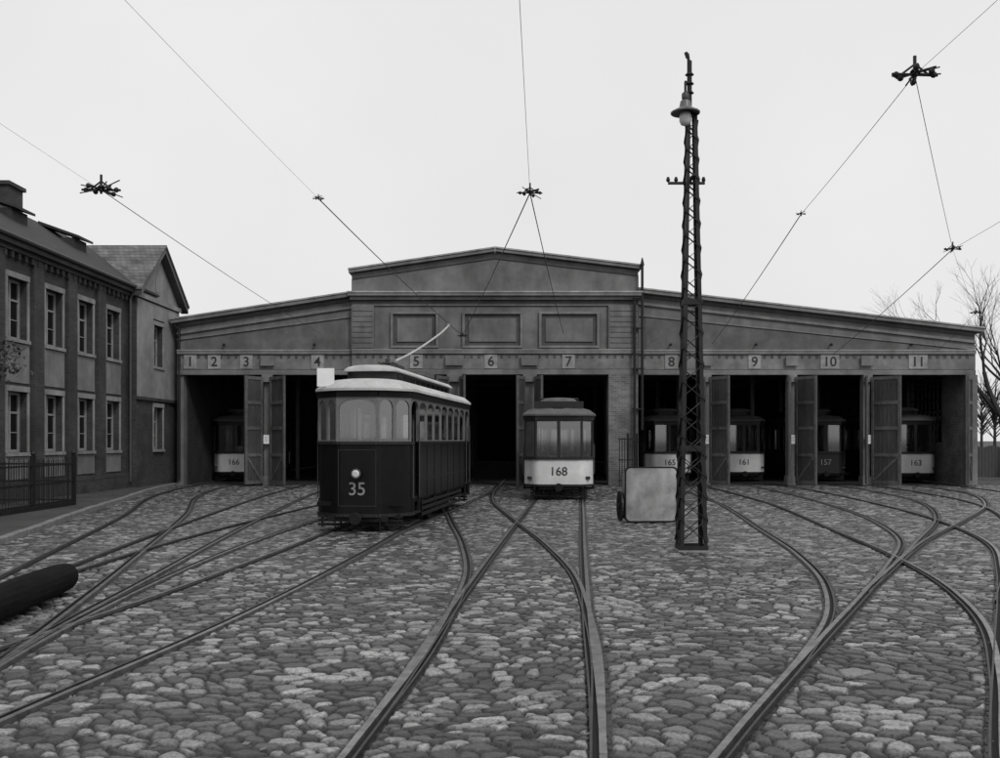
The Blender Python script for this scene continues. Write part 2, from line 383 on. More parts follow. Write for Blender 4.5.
# ------------------------------------------------------------------ tram depot
dp=empty('tram_depot')
fb,fd,tr,tl,bd,bp,ff,np_=B(),B(),B(),B(),B(),B(),B(),B()
Yf=40.0
HX0,HX1=-12.9,19.0
CL,CR=-5.9,5.5
H0=4.4
fb.py([(HX0,H0),(CL-.002,H0),(CL-.002,7.5),(HX0,6.45)],Yf,Yf+.4)
fb.py([(CR+.002,H0),(HX1,H0),(HX1,6.1),(CR+.002,7.65)],Yf,Yf+.4)
fb.py([(CL,H0),(CR,H0),(CR,8.55),(-.2,9.25),(CL,8.4)],Yf-.2,Yf+.4)
ff.py([(HX0+.3,5.4),(CL-.3,5.4),(CL-.3,6.62),(HX0+.3,5.72)],Yf-.03,Yf-.001)
ff.py([(CR+.3,5.4),(HX1-.4,5.4),(HX1-.4,5.38+.02),(CR+.3,6.68)],Yf-.03,Yf-.001)
def slope(b,x0,z0,x1,z1,h,y0,y1): b.py([(x0,z0),(x1,z1),(x1,z1+h),(x0,z0+h)],y0,y1)
slope(tr,HX0-.2,6.43,CL-.01,7.51,.14,Yf-.3,Yf+.45)
slope(tl,HX0-.22,6.575,CL-.01,7.655,.06,Yf-.34,Yf+.5)
slope(tr,CR+.01,7.66,HX1+.25,6.08,.14,Yf-.3,Yf+.45)
slope(tl,CR+.01,7.805,HX1+.27,6.225,.06,Yf-.34,Yf+.5)
slope(tr,HX0,6.0,CL-.01,7.05,.1,Yf-.09,Yf-.001)
slope(tr,CR+.01,7.2,HX1,5.66,.1,Yf-.09,Yf-.001)
slope(tr,CR+.01,6.75,HX1-.3,5.42,.05,Yf-.07,Yf-.001)
slope(tr,HX0,5.78,CL-.01,6.7,.05,Yf-.07,Yf-.001)
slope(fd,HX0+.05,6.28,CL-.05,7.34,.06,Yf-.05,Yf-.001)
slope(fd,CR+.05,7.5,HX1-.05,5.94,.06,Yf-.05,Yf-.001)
slope(tr,CL-.1,8.42,-.2,9.27,.12,Yf-.42,Yf+.42); slope(tr,-.19,9.27,CR+.1,8.57,.12,Yf-.42,Yf+.42)
slope(tl,CL-.12,8.545,-.2,9.395,.06,Yf-.46,Yf+.5); slope(tl,-.19,9.395,CR+.12,8.695,.06,Yf-.46,Yf+.5)
yc=Yf-.2
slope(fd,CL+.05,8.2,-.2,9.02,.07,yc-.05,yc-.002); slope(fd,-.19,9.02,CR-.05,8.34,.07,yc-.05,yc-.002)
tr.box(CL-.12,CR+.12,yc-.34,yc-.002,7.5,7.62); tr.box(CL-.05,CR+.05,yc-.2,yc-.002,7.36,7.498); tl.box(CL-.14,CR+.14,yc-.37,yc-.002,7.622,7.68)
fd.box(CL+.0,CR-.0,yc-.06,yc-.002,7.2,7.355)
tr.box(CL+.02,CR-.02,yc-.075,yc-.002,7.14,7.19)
for x0,x1 in ((-4.35,-2.45),(-1.5,.9),(1.55,3.95)):
    z0,z1=5.45,6.9
    for (a0,a1,b0,b1) in ((x0,x1,z1-.1,z1),(x0,x1,z0,z0+.1),(x0,x0+.1,z0+.102,z1-.102),(x1-.1,x1,z0+.102,z1-.102)):
        tr.box(a0,a1,yc-.12,yc-.002,b0,b1)
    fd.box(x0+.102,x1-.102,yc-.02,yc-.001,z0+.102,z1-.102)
    fb.box(x0+.26,x1-.26,yc-.07,yc-.021,z0+.26,z1-.26)
for x0,x1 in ((CL,-5.0),(4.3,CR)):
    fb.box(x0+.003,x1,yc-.14,yc-.002,5.35,7.13); bp.box(x0+.01,x1-.01,yc-.12,Yf+.4,0,H0-.002)
    for k in range(8): fb.box(x0+.05,x1-.05,yc-.165,yc-.141,5.45+k*.21,5.45+k*.21+.14)
def header(x0,x1,y):
    tr.box(x0,x1,y-.16,y-.002,5.22,5.36); tl.box(x0,x1,y-.18,y-.002,5.362,5.395); bd.box(x0,x1,y-.08,y-.002,4.62,5.2); tr.box(x0,x1,y-.12,y-.002,4.4,4.6)
    x=x0+.2
    while x<x1-.2:
        fd.box(x,x+.1,y-.1,y-.081,5.06,5.19); x+=.3
header(HX0+.02,CL-.01,Yf); header(CL+.02,CR-.02,yc-.0); header(CR+.01,HX1-.02,Yf)
for s,u,dy in (('1',191,0),('2',215,0),('3',247,0),('4',318,0),('5',417,.2),('6',491,.2),('7',568,.2),('8',671,0),('9',754,0),('10',829,0),('11',917,0)):
    x=(u-500)*.04; wdt=.5 if len(s)==1 else .74
    y=Yf-dy-.085
    np_.box(x-wdt/2,x+wdt/2,y-.03,y+.002,4.64,5.19)
    text(s,.54,(x,y-.034,4.91),M['ink'],dp,'bay_number')
np_.build('bay_number_plates',M['plate'],dp)
posts=[(-9.42,-9.1,0),(-2.05,-1.55,.2),(.95,1.4,.2),(8.1,8.35,0),(11.5,11.75,0),(14.5,14.75,0)]
for x0,x1,dy in posts:
    y=Yf-dy
    fb.box(x0,x1,y-.1,y+.3,0,H0-.002)
    tr.box(x0-.12,x1+.12,y-.22,y-.165,4.75,5.15); tr.box(x0-.05,x1+.05,y-.3,y-.1005,4.1,4.398)
    tr.box(x0-.04,x1+.04,y-.16,y+.34,0,.35)
fb.box(HX0,HX0+.25,Yf-.02,Yf+.4,0,H0-.002); fb.box(HX1-.3,HX1,Yf-.02,Yf+.4,0,H0-.002)
tr.box(HX1-.42,HX1+.05,Yf-.12,Yf-.022,0,H0)
dw,dt=B(),B()
def leaf(xh,y0,w_,ang,z0=.08,z1=4.3):
    a=R(ang); D=Vector((math.cos(a),-math.sin(a),0)); Nn=Vector((-math.sin(a),-math.cos(a),0))
    if Nn.y>0: Nn=-Nn
    O=Vector((xh,y0,0))
    def pl(b,s0,s1,t0,t1,q0,q1):
        P=[O+D*s0+Nn*t0,O+D*s1+Nn*t0,O+D*s1+Nn*t1,O+D*s0+Nn*t1]
        b.prism([p+Vector((0,0,q0)) for p in P],[p+Vector((0,0,q1)) for p in P])
    pl(dw,0,w_,0,.045,z0,z1)
    for s0,s1 in ((0,.11),(w_-.11,w_)): 
        pl(dt,s0,s1,.047,.08,z0,z1)
    for z in (z0,1.15,2.2,3.2,z1-.13): pl(dt,.112,w_-.112,.047,.075,z,z+.13)
    n_=max(2,int(w_/.16))
    for i in range(1,n_): 
        s=w_*i/n_; pl(dw,s-.012,s+.012,.046,.058,z0+.13,z1-.13)
    for za,zb_ in ((z0+.13,1.15),):
        A=O+D*.11+Nn*.06+Vector((0,0,za)); C=O+D*(w_-.11)+Nn*.06+Vector((0,0,zb_)); dt.bar(A,C,.03,.09)
for xh,w_,an in ((-9.08,1.2,50),(-9.46,1.0,118),(8.36,1.1,60),(8.08,1.0,115),(11.77,1.1,62),(11.48,1.0,108),(14.77,1.25,52),(14.48,1.0,108),(18.68,1.1,122),(-2.07,1.0,115),(.93,1.0,108),(1.42,1.0,76),(-1.53,1.0,78)):
    leaf(xh,Yf-.32 if abs(xh)>3 else Yf-.52,w_,an)
dw.build('door_leaves',M['doorwood'],dp); dt.build('door_rails',M['doorrail'],dp)
sg=B()
for x in (-9.27,8.22,11.62,14.62):
    sg.box(x-.11,x+.11,Yf-.34,Yf-.305,1.65,2.0)
sg.build('notice_plates',M['sign'],dp)
sg=B()
for x in (-9.27,8.22,11.62,14.62):
    for q,zz in enumerate((1.93,1.87,1.81,1.75)): sg.box(x-.07,x+.07-.02*(q%2),Yf-.344,Yf-.3405,zz-.012,zz)
    sg.box(x-.09,x+.09,Yf-.304,Yf-.1,1.8,1.84)
sg.build('notice_fixings',M['iron_g'],dp)
rs=B()
ops=[(y0,y0+3.6,1.7,4.5) for y0 in (42.2,47.4)]
iw=B()
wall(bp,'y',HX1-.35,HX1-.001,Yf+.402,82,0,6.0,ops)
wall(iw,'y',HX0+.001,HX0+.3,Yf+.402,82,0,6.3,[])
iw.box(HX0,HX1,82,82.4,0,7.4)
rs.py([(HX0-.2,6.4),(CL,7.48),(CL,7.6),(HX0-.2,6.55)],Yf+.46,82.5)
rs.py([(CR,7.6),(HX1+.25,6.06),(HX1+.25,6.2),(CR,7.75)],Yf+.46,82.5)
rs.py([(CL,8.2),(-.2,9.1),(CR,8.4),(CR,8.52),(-.2,9.22),(CL,8.36)],Yf+.51,82.5)
rs.box(CL-.1,CL+.05,Yf+.42,82.4,7.3,8.3); rs.box(CR-.05,CR+.1,Yf+.42,82.4,7.4,8.45)
rs.build('roof',M['roof_d'],dp)
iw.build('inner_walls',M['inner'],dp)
mull=B()
for (a,b,c,d) in ops:
    for y in np.arange(a,b+.01,.4): mull.box(HX1-.22,HX1-.16,y-.025,y+.025,c,d)
    for z in np.arange(c,d+.01,.46): mull.box(HX1-.215,HX1-.165,a,b,z-.025,z+.025)
mull.build('side_window_bars',M['iron'],dp)
gl_=B()
for (a,b,c,d) in ops: gl_.add([(HX1-.19,a,c),(HX1-.19,b,c),(HX1-.19,b,d),(HX1-.19,a,d)],[(0,1,2,3)])
gl_.build('side_window_glass',glass_mat('dusty_glass',.1,.45),dp)
stl=B()
for y in (46,52,58,64,70,76):
    for x in (-9.3,CL,-1.8,1.2,CR,8.2,11.6,14.6):
        stl.box(x-.08,x+.08,y-.08,y+.08,0,6.3)
    stl.box(HX0+.3,HX1-.35,y-.06,y+.06,4.9,5.1)
    for x in np.arange(HX0+.5,HX1-1.5,1.2): stl.bar((x,y,5.1),(x+.6,y,5.9),.05,.05); stl.bar((x+.6,y,5.9),(x+1.2,y,5.1),.05,.05)
    stl.box(HX0+.3,HX1-.35,y-.05,y+.05,5.9,6.02)
stl.build('roof_trusses',M['iron_g'],dp)
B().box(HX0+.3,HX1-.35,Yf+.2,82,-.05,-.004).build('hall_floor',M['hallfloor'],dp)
fb.build('front_wall',M['facade'],dp); fd.build('dark_mouldings',M['facade_d'],dp); ff.build('recessed_fields',M['facade_f'],dp); tr.build('cornices',M['trim'],dp,bevel=.01)  # mouldings, panel grounds and dentils use the darker render
tl.build('copings',M['trim_l'],dp); bd.build('number_bands',M['band'],dp); bp.build('brick_piers',M['brickpier'],dp)
dpipe=B()
for x in (5.62,5.32):
    dpipe.tube((x,Yf-.5,.2 if x<5.5 else 2.2),(x,Yf-.5,8.7 if x>5.5 else 7.3),.055,n=8)
for z in (3,4.6,6.2,7.4): dpipe.box(5.25,5.7,Yf-.52,Yf-.3,z,z+.05)
dpipe.tube((5.62,Yf-.5,8.7),(5.62,Yf-.5,9.0),.09,.02,n=8)
dpipe.tube((HX0+.1,Yf-.1,.2),(HX0+.1,Yf-.1,6.4),.05,n=8)
for x in (-11.0,-7.4,6.8,10.2,13.2,16.4):
    dpipe.tube((x,Yf-.15,5.6),(x,Yf+.05,5.62),.03,n=6); dpipe.ball((x,Yf-.18,5.6),.06,8)
dpipe.build('downpipes',M['iron'],dp)

# ------------------------------------------------------------------ tram builder
def arch_panel(b,gl,p0,p1,z0,z1,side=.05,top=.06,bot=.03,th=.05,arch=True,nar=9):
    p0=Vector((p0[0],p0[1],0));p1=Vector((p1[0],p1[1],0)); L=(p1-p0).length; d=(p1-p0)/L
    nn=Vector((d.y,-d.x,0))*th
    x0,x1=side,L-side; zz0=z0+bot; zt=z1-top; rx=(x1-x0)/2; rise=min(rx,.17) if arch else 0.0
    inner=[(x0,zz0),(x1,zz0)]; outer=[(0,z0),(L,z0)]
    for k in range(nar):
        a=math.pi*k/(nar-1); ix=(x0+x1)/2+rx*math.cos(a); iz=zt-rise+rise*math.sin(a)
        inner.append((ix,iz)); 
        if k==0: outer.append((L,z1-.001))
        elif k==nar-1: outer.append((0,z1-.001))
        else: outer.append((ix,z1))
    n=len(inner)
    f=lambda q,o: tuple(p0+d*q[0]+o+Vector((0,0,q[1])))
    O=Vector((0,0,0))
    vs=[f(q,O) for q in outer]+[f(q,O) for q in inner]+[f(q,-nn) for q in outer]+[f(q,-nn) for q in inner]
    fs=[]
    for i in range(n):
        j=(i+1)%n
        fs+=[(i,j,n+j,n+i),(2*n+i,3*n+i,3*n+j,2*n+j),(n+i,n+j,3*n+j,3*n+i),(i,2*n+i,2*n+j,j)]
    b.add(vs,fs)
    o=-nn*.5
    gl.add([f((x0-.01,zz0-.01),o),f((x1+.01,zz0-.01),o),f((x1+.01,zt+.01),o),f((x0-.01,zt+.01),o)],[(0,1,2,3)])

def dome(b,outl,L,z0,rise,inset=1.0,rings=6,edge=.05):
    n=len(outl); vs=[(x,y,z0-edge) for x,y in outl]; fs=[]
    for k in range(rings+1):
        s=1-k/rings
        for x,y in outl:
            cy=min(max(y,inset),L-inset)
            vs.append((x*s,cy+(y-cy)*s,z0+rise*math.sqrt(max(0,1-s**2.4))))
    for k in range(rings+1):
        for i in range(n):
            j=(i+1)%n; fs.append((k*n+i,k*n+j,(k+1)*n+j,(k+1)*n+i))
    fs.append(tuple(range(n)))
    b.add(vs,fs)

def tram(name,loc,rot,num,L=8.2,W=2.0,zb=.42,zw=1.25,zt=2.5,dash='t_white',frame='t_framed',roofm='t_roofd',
         side='t_framed',arch=True,clere=True,numcol='ink',numz=.85,numsize=.3,headlight=None,fc=.52,side_n=6,canopy=.08,bw=.5,split=True):
    e=empty(name,loc,rot)
    hw=W/2
    full=[(-hw,bw),(-fc,0),(fc,0),(hw,bw),(hw,L-bw),(fc,L),(-fc,L),(-hw,L-bw)]
    def rounded(pts,nseg=4,r=.16):
        out=[]; n=len(pts)
        for i in range(n):
            p=Vector(pts[i]);a=Vector(pts[i-1]);c=Vector(pts[(i+1)%n])
            u=(a-p).normalized()*r; v=(c-p).normalized()*r
            for k in range(nseg+1):
                t=k/nseg; q=(p+u)*(1-t)**2+p*2*t*(1-t)+(p+v)*t*t; out.append((q.x,q.y))
        return out
    fr=rounded(full)
    dk=B()
    def shell(b,pts,z0,z1,t=.04):
        P=[Vector((x,y,0)) for x,y in pts]; n=len(P); I=[]
        for i in range(n):
            d=(P[min(i+1,n-1)]-P[max(i-1,0)]).normalized(); I.append(P[i]+Vector((-d.y,d.x,0))*t)
        vs=[(q.x,q.y,z0) for q in P]+[(q.x,q.y,z0) for q in I]+[(q.x,q.y,z1) for q in P]+[(q.x,q.y,z1) for q in I]; fs=[]
        for i in range(n-1):
            fs+=[(i,i+1,2*n+i+1,2*n+i),(n+i,3*n+i,3*n+i+1,n+i+1),(2*n+i,2*n+i+1,3*n+i+1,3*n+i),(i,n+i,n+i+1,i+1)]
        fs+=[(0,2*n,3*n,n),(n-1,2*n-1,4*n-1,3*n-1)]
        b.add(vs,fs)
    fpts=[q for q in fr if q[1]<bw+.17]
    fpts=[(-hw,bw+.17)]+sorted([q for q in fpts if q[0]<0],key=lambda q:(-q[1],q[0]))+sorted([q for q in fpts if q[0]>=0],key=lambda q:(q[1],q[0]))+[(hw,bw+.17)]
    shell(dk,fpts,zb,zw-.03)
    rp=[(-x,L-y) for x,y in fpts]; shell(dk,rp,zb,zw-.03)
    dk.build('dash',M[dash],e,smooth=False)
    wr=B()
    for pts in (fpts,rp):
        q=[Vector((x*1.012,(y-L/2)*1.003+L/2,0)) for x,y in pts]
        for a,c in zip(q,q[1:]):
            if (c-a).length<1e-4: continue
            wr.bar(a+Vector((0,0,zw)),c+Vector((0,0,zw)),.07,.055); wr.bar(a+Vector((0,0,zb-.02)),c+Vector((0,0,zb-.02)),.07,.06)
    wr.build('waist_rail',M['t_framed'],e)
    wp,gl=B(),B()
    z0,z1=zw+.03,zt
    for (a,c) in (((-hw,bw),(-fc,0)),((fc,0),(hw,bw)),):
        for s in (0,1):
            A,C=(a,c) if s==0 else ((-a[0],L-a[1]),(-c[0],L-c[1]))
            if split and (Vector(A)-Vector(C)).length>.6:
                mm=((A[0]+C[0])/2,(A[1]+C[1])/2); arch_panel(wp,gl,A,mm,z0,z1,arch=arch,side=.035); arch_panel(wp,gl,mm,C,z0,z1,arch=arch,side=.035)
            else: arch_panel(wp,gl,A,C,z0,z1,arch=arch)
    for s in (0,1):
        sg_=1 if s==0 else -1; yy=0 if s==0 else L
        if split:
            arch_panel(wp,gl,(-fc*sg_,yy),(fc*sg_,yy),z0,z1,arch=arch)
        else:
            arch_panel(wp,gl,(-fc*sg_,yy),(0,yy),z0,z1,arch=arch); arch_panel(wp,gl,(0,yy),(fc*sg_,yy),z0,z1,arch=arch)
    ns=side_n; span=(L-2.7)/ns
    for sgn in (-1,1):
        yl=[bw]+[1.35+span*i for i in range(ns+1)]+[L-bw]
        for a,c in zip(yl,yl[1:]):
            plat=(a<1.3 or c>L-1.3)
            if sgn>0: p0,p1=(hw,a),(hw,c)
            else: p0,p1=(-hw,c),(-hw,a)
            if plat:
                arch_panel(wp,B(),p0,p1,z0,z1,arch=arch,side=.05,bot=.0001)
            else: arch_panel(wp,gl,p0,p1,z0,z1,arch=arch,side=.04)
    wp.build('window_frames',M[frame],e); gl.build('window_panes',M['glass'],e)
    sp=B()
    for sgn in (-1,1):
        x0,x1=(hw-.04,hw-.002) if sgn>0 else (-hw+.002,-hw+.04)
        sp.box(x0,x1,1.35,L-1.35,zb+.25,zw+.03)
        xx=sgn*hw
        for yy in np.arange(1.35,L-1.3,span): sp.box(min(xx,xx-sgn*.01)-.008,max(xx,xx-sgn*.01)+.008,yy-.03,yy+.03,zb+.25,zw)
        sp.box(*(sorted((xx-sgn*.005,xx+sgn*.02))),1.35,L-1.35,zb+.62,zb+.66)
        sp.box(*(sorted((xx-sgn*.005,xx+sgn*.025))),1.35,L-1.35,zw-.03,zw+.028)
    for yb in (1.35,L-1.35):
        for x0,x1 in ((-hw+.06,-.34),(.34,hw-.06)):
            sp.box(x0,x1,yb-.02,yb+.02,zb+.3,zw+.1); sp.box(x0,x0+.05,yb-.02,yb+.02,zw+.1,zt); sp.box(x1-.05,x1,yb-.02,yb+.02,zw+.1,zt)
        sp.box(-hw+.06,hw-.06,yb-.02,yb+.02,zt-.18,zt-.001)
    sp.box(-hw+.1,hw-.1,.15,L-.15,zb+.16,zb+.24)
    for sgn in(-1,1): sp.box(*sorted((sgn*(hw-.06),sgn*(hw-.45))),1.6,L-1.6,zb+.65,zb+.7); 
    sp.build('body_panels',M[side],e)
    lb=B()
    for a,c in zip(full,full[1:]+full[:1]): lb.bar((a[0],a[1],zt+.05),(c[0],c[1],zt+.05),.06,.12)
    lb.build('letterboard',M[side],e)
    rf=B()
    k=1+canopy; ro=[(x*k,(y-L/2)*(1+canopy*.45)+L/2) for x,y in rounded(full,5,.35)]
    dome(rf,ro,L,zt+.16,.24 if clere else .34,1.1)
    rob=rf.build('roof',M[roofm],e,smooth=True)
    md=rob.modifiers.new('e','EDGE_SPLIT'); md.split_angle=R(50)
    if clere:
        cl,cg,ct=B(),B(),B()
        cw=.52; y0,y1=.95,L-.95
        co_=rounded([(-cw,y0+.15),(-cw+.2,y0),(cw-.2,y0),(cw,y0+.15),(cw,y1-.15),(cw-.2,y1),(-cw+.2,y1),(-cw,y1-.15)],3,.12)
        cl.pz(co_,zt+.2,zt+.56)
        cl.build('clerestory',M['t_framed'],e)
        for sgn in(-1,1):
            for yy in np.arange(y0+.35,y1-.6,.62): cg.box(*sorted((sgn*(cw-.01),sgn*(cw+.012))),yy,yy+.48,zt+.36,zt+.5)
        cg.build('clerestory_lights',M['winglass'],e)
        dome(ct,[(x*1.12,(y-L/2)*1.03+L/2) for x,y in co_],L,zt+.58,.12,1.2,edge=.03)
        o=ct.build('clerestory_roof',M[roofm],e,smooth=True); md=o.modifiers.new('e','EDGE_SPLIT'); md.split_angle=R(50)
    ug=B()
    for sgn in(-1,1):
        x=sgn*.7175
        for yy in (L/2-.95,L/2+.95):
            prof=[(.06,-.05),(.06,-.03),(.30,-.02),(.33,-.05),(.40,-.05),(.38,.05),(.33,.05),(.3,.02),(.06,.03),(.06,.06)]
            ug.lathe((x,yy,.385),prof,20,'x'); ug.box(x+sgn*.1-.07,x+sgn*.1+.07,yy-.13,yy+.13,.28,.54)
        ug.box(*sorted((x+sgn*.08,x+sgn*.14)),L/2-1.6,L/2+1.6,.5,.6); ug.box(*sorted((x+sgn*.08,x+sgn*.13)),L/2-1.3,L/2+1.3,.24,.3)
        for yy in np.arange(L/2-1.5,L/2+1.6,.6): ug.lathe((x+sgn*.1,yy,.6),[(.07,0),(.07,.1)],8)
        ug.box(*sorted((sgn*.35,sgn*.43)),.3,L-.3,zb-.02,zb+.15)
        for yy in (.68,L-1.33):
            ug.box(*sorted((sgn*(hw-.28),sgn*(hw+.04))),yy,yy+.65,.3,.34); ug.box(*sorted((sgn*(hw-.02),sgn*(hw+.03))),yy,yy+.04,.34,.62); ug.box(*sorted((sgn*(hw-.02),sgn*(hw+.03))),yy+.61,yy+.65,.34,.62)
            ug.box(*sorted((sgn*(hw-.3),sgn*(hw-.02))),yy-.05,yy+.7,.6,.64)
    for yy in (L/2-.95,L/2+.95): ug.tube((-.7,yy,.385),(.7,yy,.385),.06,n=8)
    ug.box(-.5,.5,L/2-.7,L/2+.7,.3,.62)
    for s in (0,1):
        F=lambda y: y if s==0 else L-y
        for z in (.1,.18,.26): ug.box(-.86,.86,*sorted((F(.22),F(.25))),z,z+.05)
        for x in (-.78,-.4,0,.4,.78): ug.box(x-.02,x+.02,*sorted((F(.251),F(.28))),.08,zb)
        ug.box(-.6,.6,*sorted((F(.02),F(.1))),zb-.14,zb-.03)
        ug.lathe((0,F(-.16),zb-.08),[(.11,-.03),(.13,0),(.11,.03)],14,'y'); ug.tube((0,F(-.16),zb-.08),(0,F(.3),zb-.08),.04)
        for x in(-.45,.45): ug.tube((x,F(.0),zb-.08),(x,F(.05),zb-.3),.015)
    ug.build('running_gear',M['t_under'],e)
    gp=B()
    for yy in (bw+.1,1.25,L-bw-.1,L-1.25):
        for sgn in(-1,1): gp.tube((sgn*(hw+.03),yy,zb+.3),(sgn*(hw+.03),yy,zw+.45),.014)
    gp.build('grab_rails',M['iron_g'],e)
    dt_=B(); dt_.lathe((.25,.28,zb+.24),[(.13,0),(.13,.85),(.1,.9)],12); dt_.tube((-.3,.25,zb+.24),(-.3,.25,1.5),.03); dt_.lathe((-.3,.25,1.5),[(.16,0),(.16,.03)],14)
    dt_.build('controller',M['iron'],e)
    text(num,numsize,(0,-.012,numz),M[numcol],e,'fleet_number',ext=.004,off=.004)
    if headlight:
        h=B(); h.lathe((0,-.12,headlight),[(.09,0),(.105,.02),(.09,.07),(.05,.13)],16,'y'); h.build('headlamp',M['iron_g'],e,smooth=False)
        h=B(); h.lathe((0,-.128,headlight),[(.05,-.01),(.075,.007)],16,'y'); h.build('headlamp_lens',M['lens'],e)
    return e

yaw=-math.atan2(.95,8.0)
t35=tram('electric_tram',(-2.80,19.6,0),yaw,'35',L=8.9,W=1.92,zb=.34,zw=1.74,zt=2.66,dash='t_black',frame='t_frame',roofm='t_roof',
     side='t_black',numcol='line',numz=.83,numsize=.36,headlight=1.14,side_n=7,fc=.42,bw=.55)
x=B(); x.box(-.84,-.50,.1,.14,2.86,3.22); x.build('destination_board',M['sign'],t35)
x=B()
for z in (1.6,.5):
    x.box(-.38,.38,-.008,-.002,z,z+.01)
for sx_ in (-.38,.37): x.box(sx_,sx_+.01,-.008,-.002,.511,1.6)
x.build('dash_lining',M['lining'],t35)
x=B(); x.box(-.3,.3,2.3,3.0,3.37,3.45); x.tube((0,2.6,3.45),(0,2.6,3.6),.06)
for k in range(4): x.tube((-.15+.1*k,2.35,3.5),(-.15+.1*k,2.95,3.5),.02)
x.build('trolley_base',M['iron_g'],t35)
x=B()
pp=[(.35,1.9,3.5),(.42,2.8,3.7),(.5,3.7,3.93),(.6,4.6,4.2),(.7,5.4,4.46),(.78,6.0,4.7)]
for a,b in zip(pp,pp[1:]): x.tube(a,b,.024,.022)
x.lathe((.79,6.04,4.72),[(.05,-.02),(.03,0),(.05,.02)],10,'x')
x.build('trolley_pole',M['polebrass'],t35)
x=B(); x.box(-.35,.35,5.0,6.4,3.38,3.5); x.build('roof_resistors',M['t_roofd'],t35)
x=B()
for s in(-1,1):
    for z in (.2,.32,.44): x.box(*sorted((s*.94,s*.96)),1.7,7.0,z,z+.07)
    for yy in (1.8,3.4,5.0,6.8): x.box(*sorted((s*.915,s*.939)),yy,yy+.06,.2,.7)
x.build('side_guard',M['t_under'],t35)

t168=tram('tram_trailer',(1.76,30,0),R(-3.5),'168',L=7.4,W=2.1,zb=.46,zw=1.24,zt=2.42,dash='t_white',frame='t_framed',roofm='t_roofd',numz=.85,numsize=.36,fc=.7,side_n=5,arch=False,split=False)
x=B(); x.box(-.75,.75,.25,.3,2.76,2.97); x.tube((-.6,1.2,3.08),(.6,1.2,3.08),.03); x.tube((-.6,1.2,2.9),(-.6,1.2,3.08),.02); x.tube((.6,1.2,2.9),(.6,1.2,3.08),.02); x.build('route_board',M['t_framed'],t168)
x=B(); x.box(-.16,.16,.15,.21,2.62,2.82); x.build('roof_lamp',M['iron'],t168)
for nm,xx,yy,d in (('166',-11.5,43.2,'t_white'),('165',7.2,42.4,'t_white'),('161',10.5,43.0,'t_white'),('157',14.0,43,'t_framed'),('163',17.3,41.6,'t_white')):
    tram('tram_trailer',(xx,yy,0),0,nm,L=7.4,W=2.0,dash=d,numcol='ink' if d=='t_white' else 'line',numsize=.34,numz=.84,arch=False,fc=.66,split=False)

# ------------------------------------------------------------------ lattice mast with lamp
mx_,my_=3.13,16.36
ms=empty('lattice_mast',(mx_,my_,0))
b=B(); H=7.2
def hwid(z): return .22-(.22-.075)*z/H
def leg(i,z): s=[(-1,-1),(1,-1),(1,1),(-1,1)][i]; return (s[0]*hwid(z),s[1]*hwid(z),z)
for i in range(4):
    s=[(-1,-1),(1,-1),(1,1),(-1,1)][i]
    a=Vector(leg(i,0)); c=Vector(leg(i,H))
    for dx,dy,wx,wy in ((-s[0]*.03,0,.06,.01),(0,-s[1]*.03,.01,.06)):
        A=a+Vector((dx,dy,0)); C=c+Vector((dx*.8,dy*.8,0)); hx,hy=wx/2,wy/2
        b.prism([A+Vector((-hx,-hy,0)),A+Vector((hx,-hy,0)),A+Vector((hx,hy,0)),A+Vector((-hx,hy,0))],[C+Vector((-hx,-hy,0)),C+Vector((hx,-hy,0)),C+Vector((hx,hy,0)),C+Vector((-hx,hy,0))])
z=.15; k=0
while z<H-.2:
    st=max(.2,hwid(z)*2.1)*(.8)
    z2=min(z+st,H-.05)
    for i in range(4):
        j=(i+1)%4; A,C=(leg(i,z),leg(j,z2)) if (k+i)%2==0 else (leg(j,z),leg(i,z2))
        b.bar(A,C,.05,.01)
        if z<1.6: 
            A,C=(leg(j,z),leg(i,z2)) if (k+i)%2==0 else (leg(i,z),leg(j,z2)); b.bar(A,C,.05,.01)
    z=z2; k+=1
for z in (.0,1.62,4.0,H-.1):
    w_=hwid(z)+.012; b.box(-w_,w_,-w_,-w_+.01,z,z+.09); b.box(-w_,w_,w_-.01,w_,z,z+.09); b.box(-w_,-w_+.01,-w_+.011,w_-.011,z,z+.09); b.box(w_-.01,w_,-w_+.011,w_-.011,z,z+.09)
b.build('lattice_frame',M['iron'],ms)
b=B(); b.box(-.26,.26,-.26,.26,-.06,.02); b.build('footing',M['kerb'],ms,bevel=.02)
b=B(); b.tube((-.03,0,7.1),(-.03,0,8.0),.04,n=8); b.tube((-.03,0,7.9),(-.06,0,8.12),.025)
b.tube((-.06,0,8.05),(-.09,0,8.14),.03)
for z in (7.45,7.6,7.75): b.lathe((-.03,0,z),[(.04,0),(.075,.02),(.04,.06)],10)
b.box(-.38,.22,-.02,.02,5.98,6.02)
for x in (-.38,-.25,.2): b.lathe((x,0,6.02),[(.02,0),(.035,.03),(.02,.08)],8)
b.box(-.02,.02,-.3,.3,6.05,6.09)
b.tube((-.12,-.12,7.62),(-.12,-.12,7.2),.02); b.tube((-.12,-.12,7.62),(0,0,7.62),.02)
b.build('mast_fittings',M['iron'],ms)
b=B(); b.lathe((-.12,-.12,7.1),[(.05,.22),(.08,.2),(.1,.1),(.24,.02),(.235,0),(.09,.05)],20); b.build('lamp_shade',M['enamel'],ms,smooth=False)
b=B(); b.lathe((-.12,-.12,6.9),[(.02,0),(.07,.02),(.1,.08),(.1,.16),(.08,.22)],16); b.build('lamp_globe',M['bulb'],ms,smooth=True)
b=B(); b.lathe((-.12,-.12,7.3),[(.05,0),(.06,.05),(.06,.12),(.03,.15)],12); b.build('lamp_insulator',M['iron_g'],ms,smooth=True)

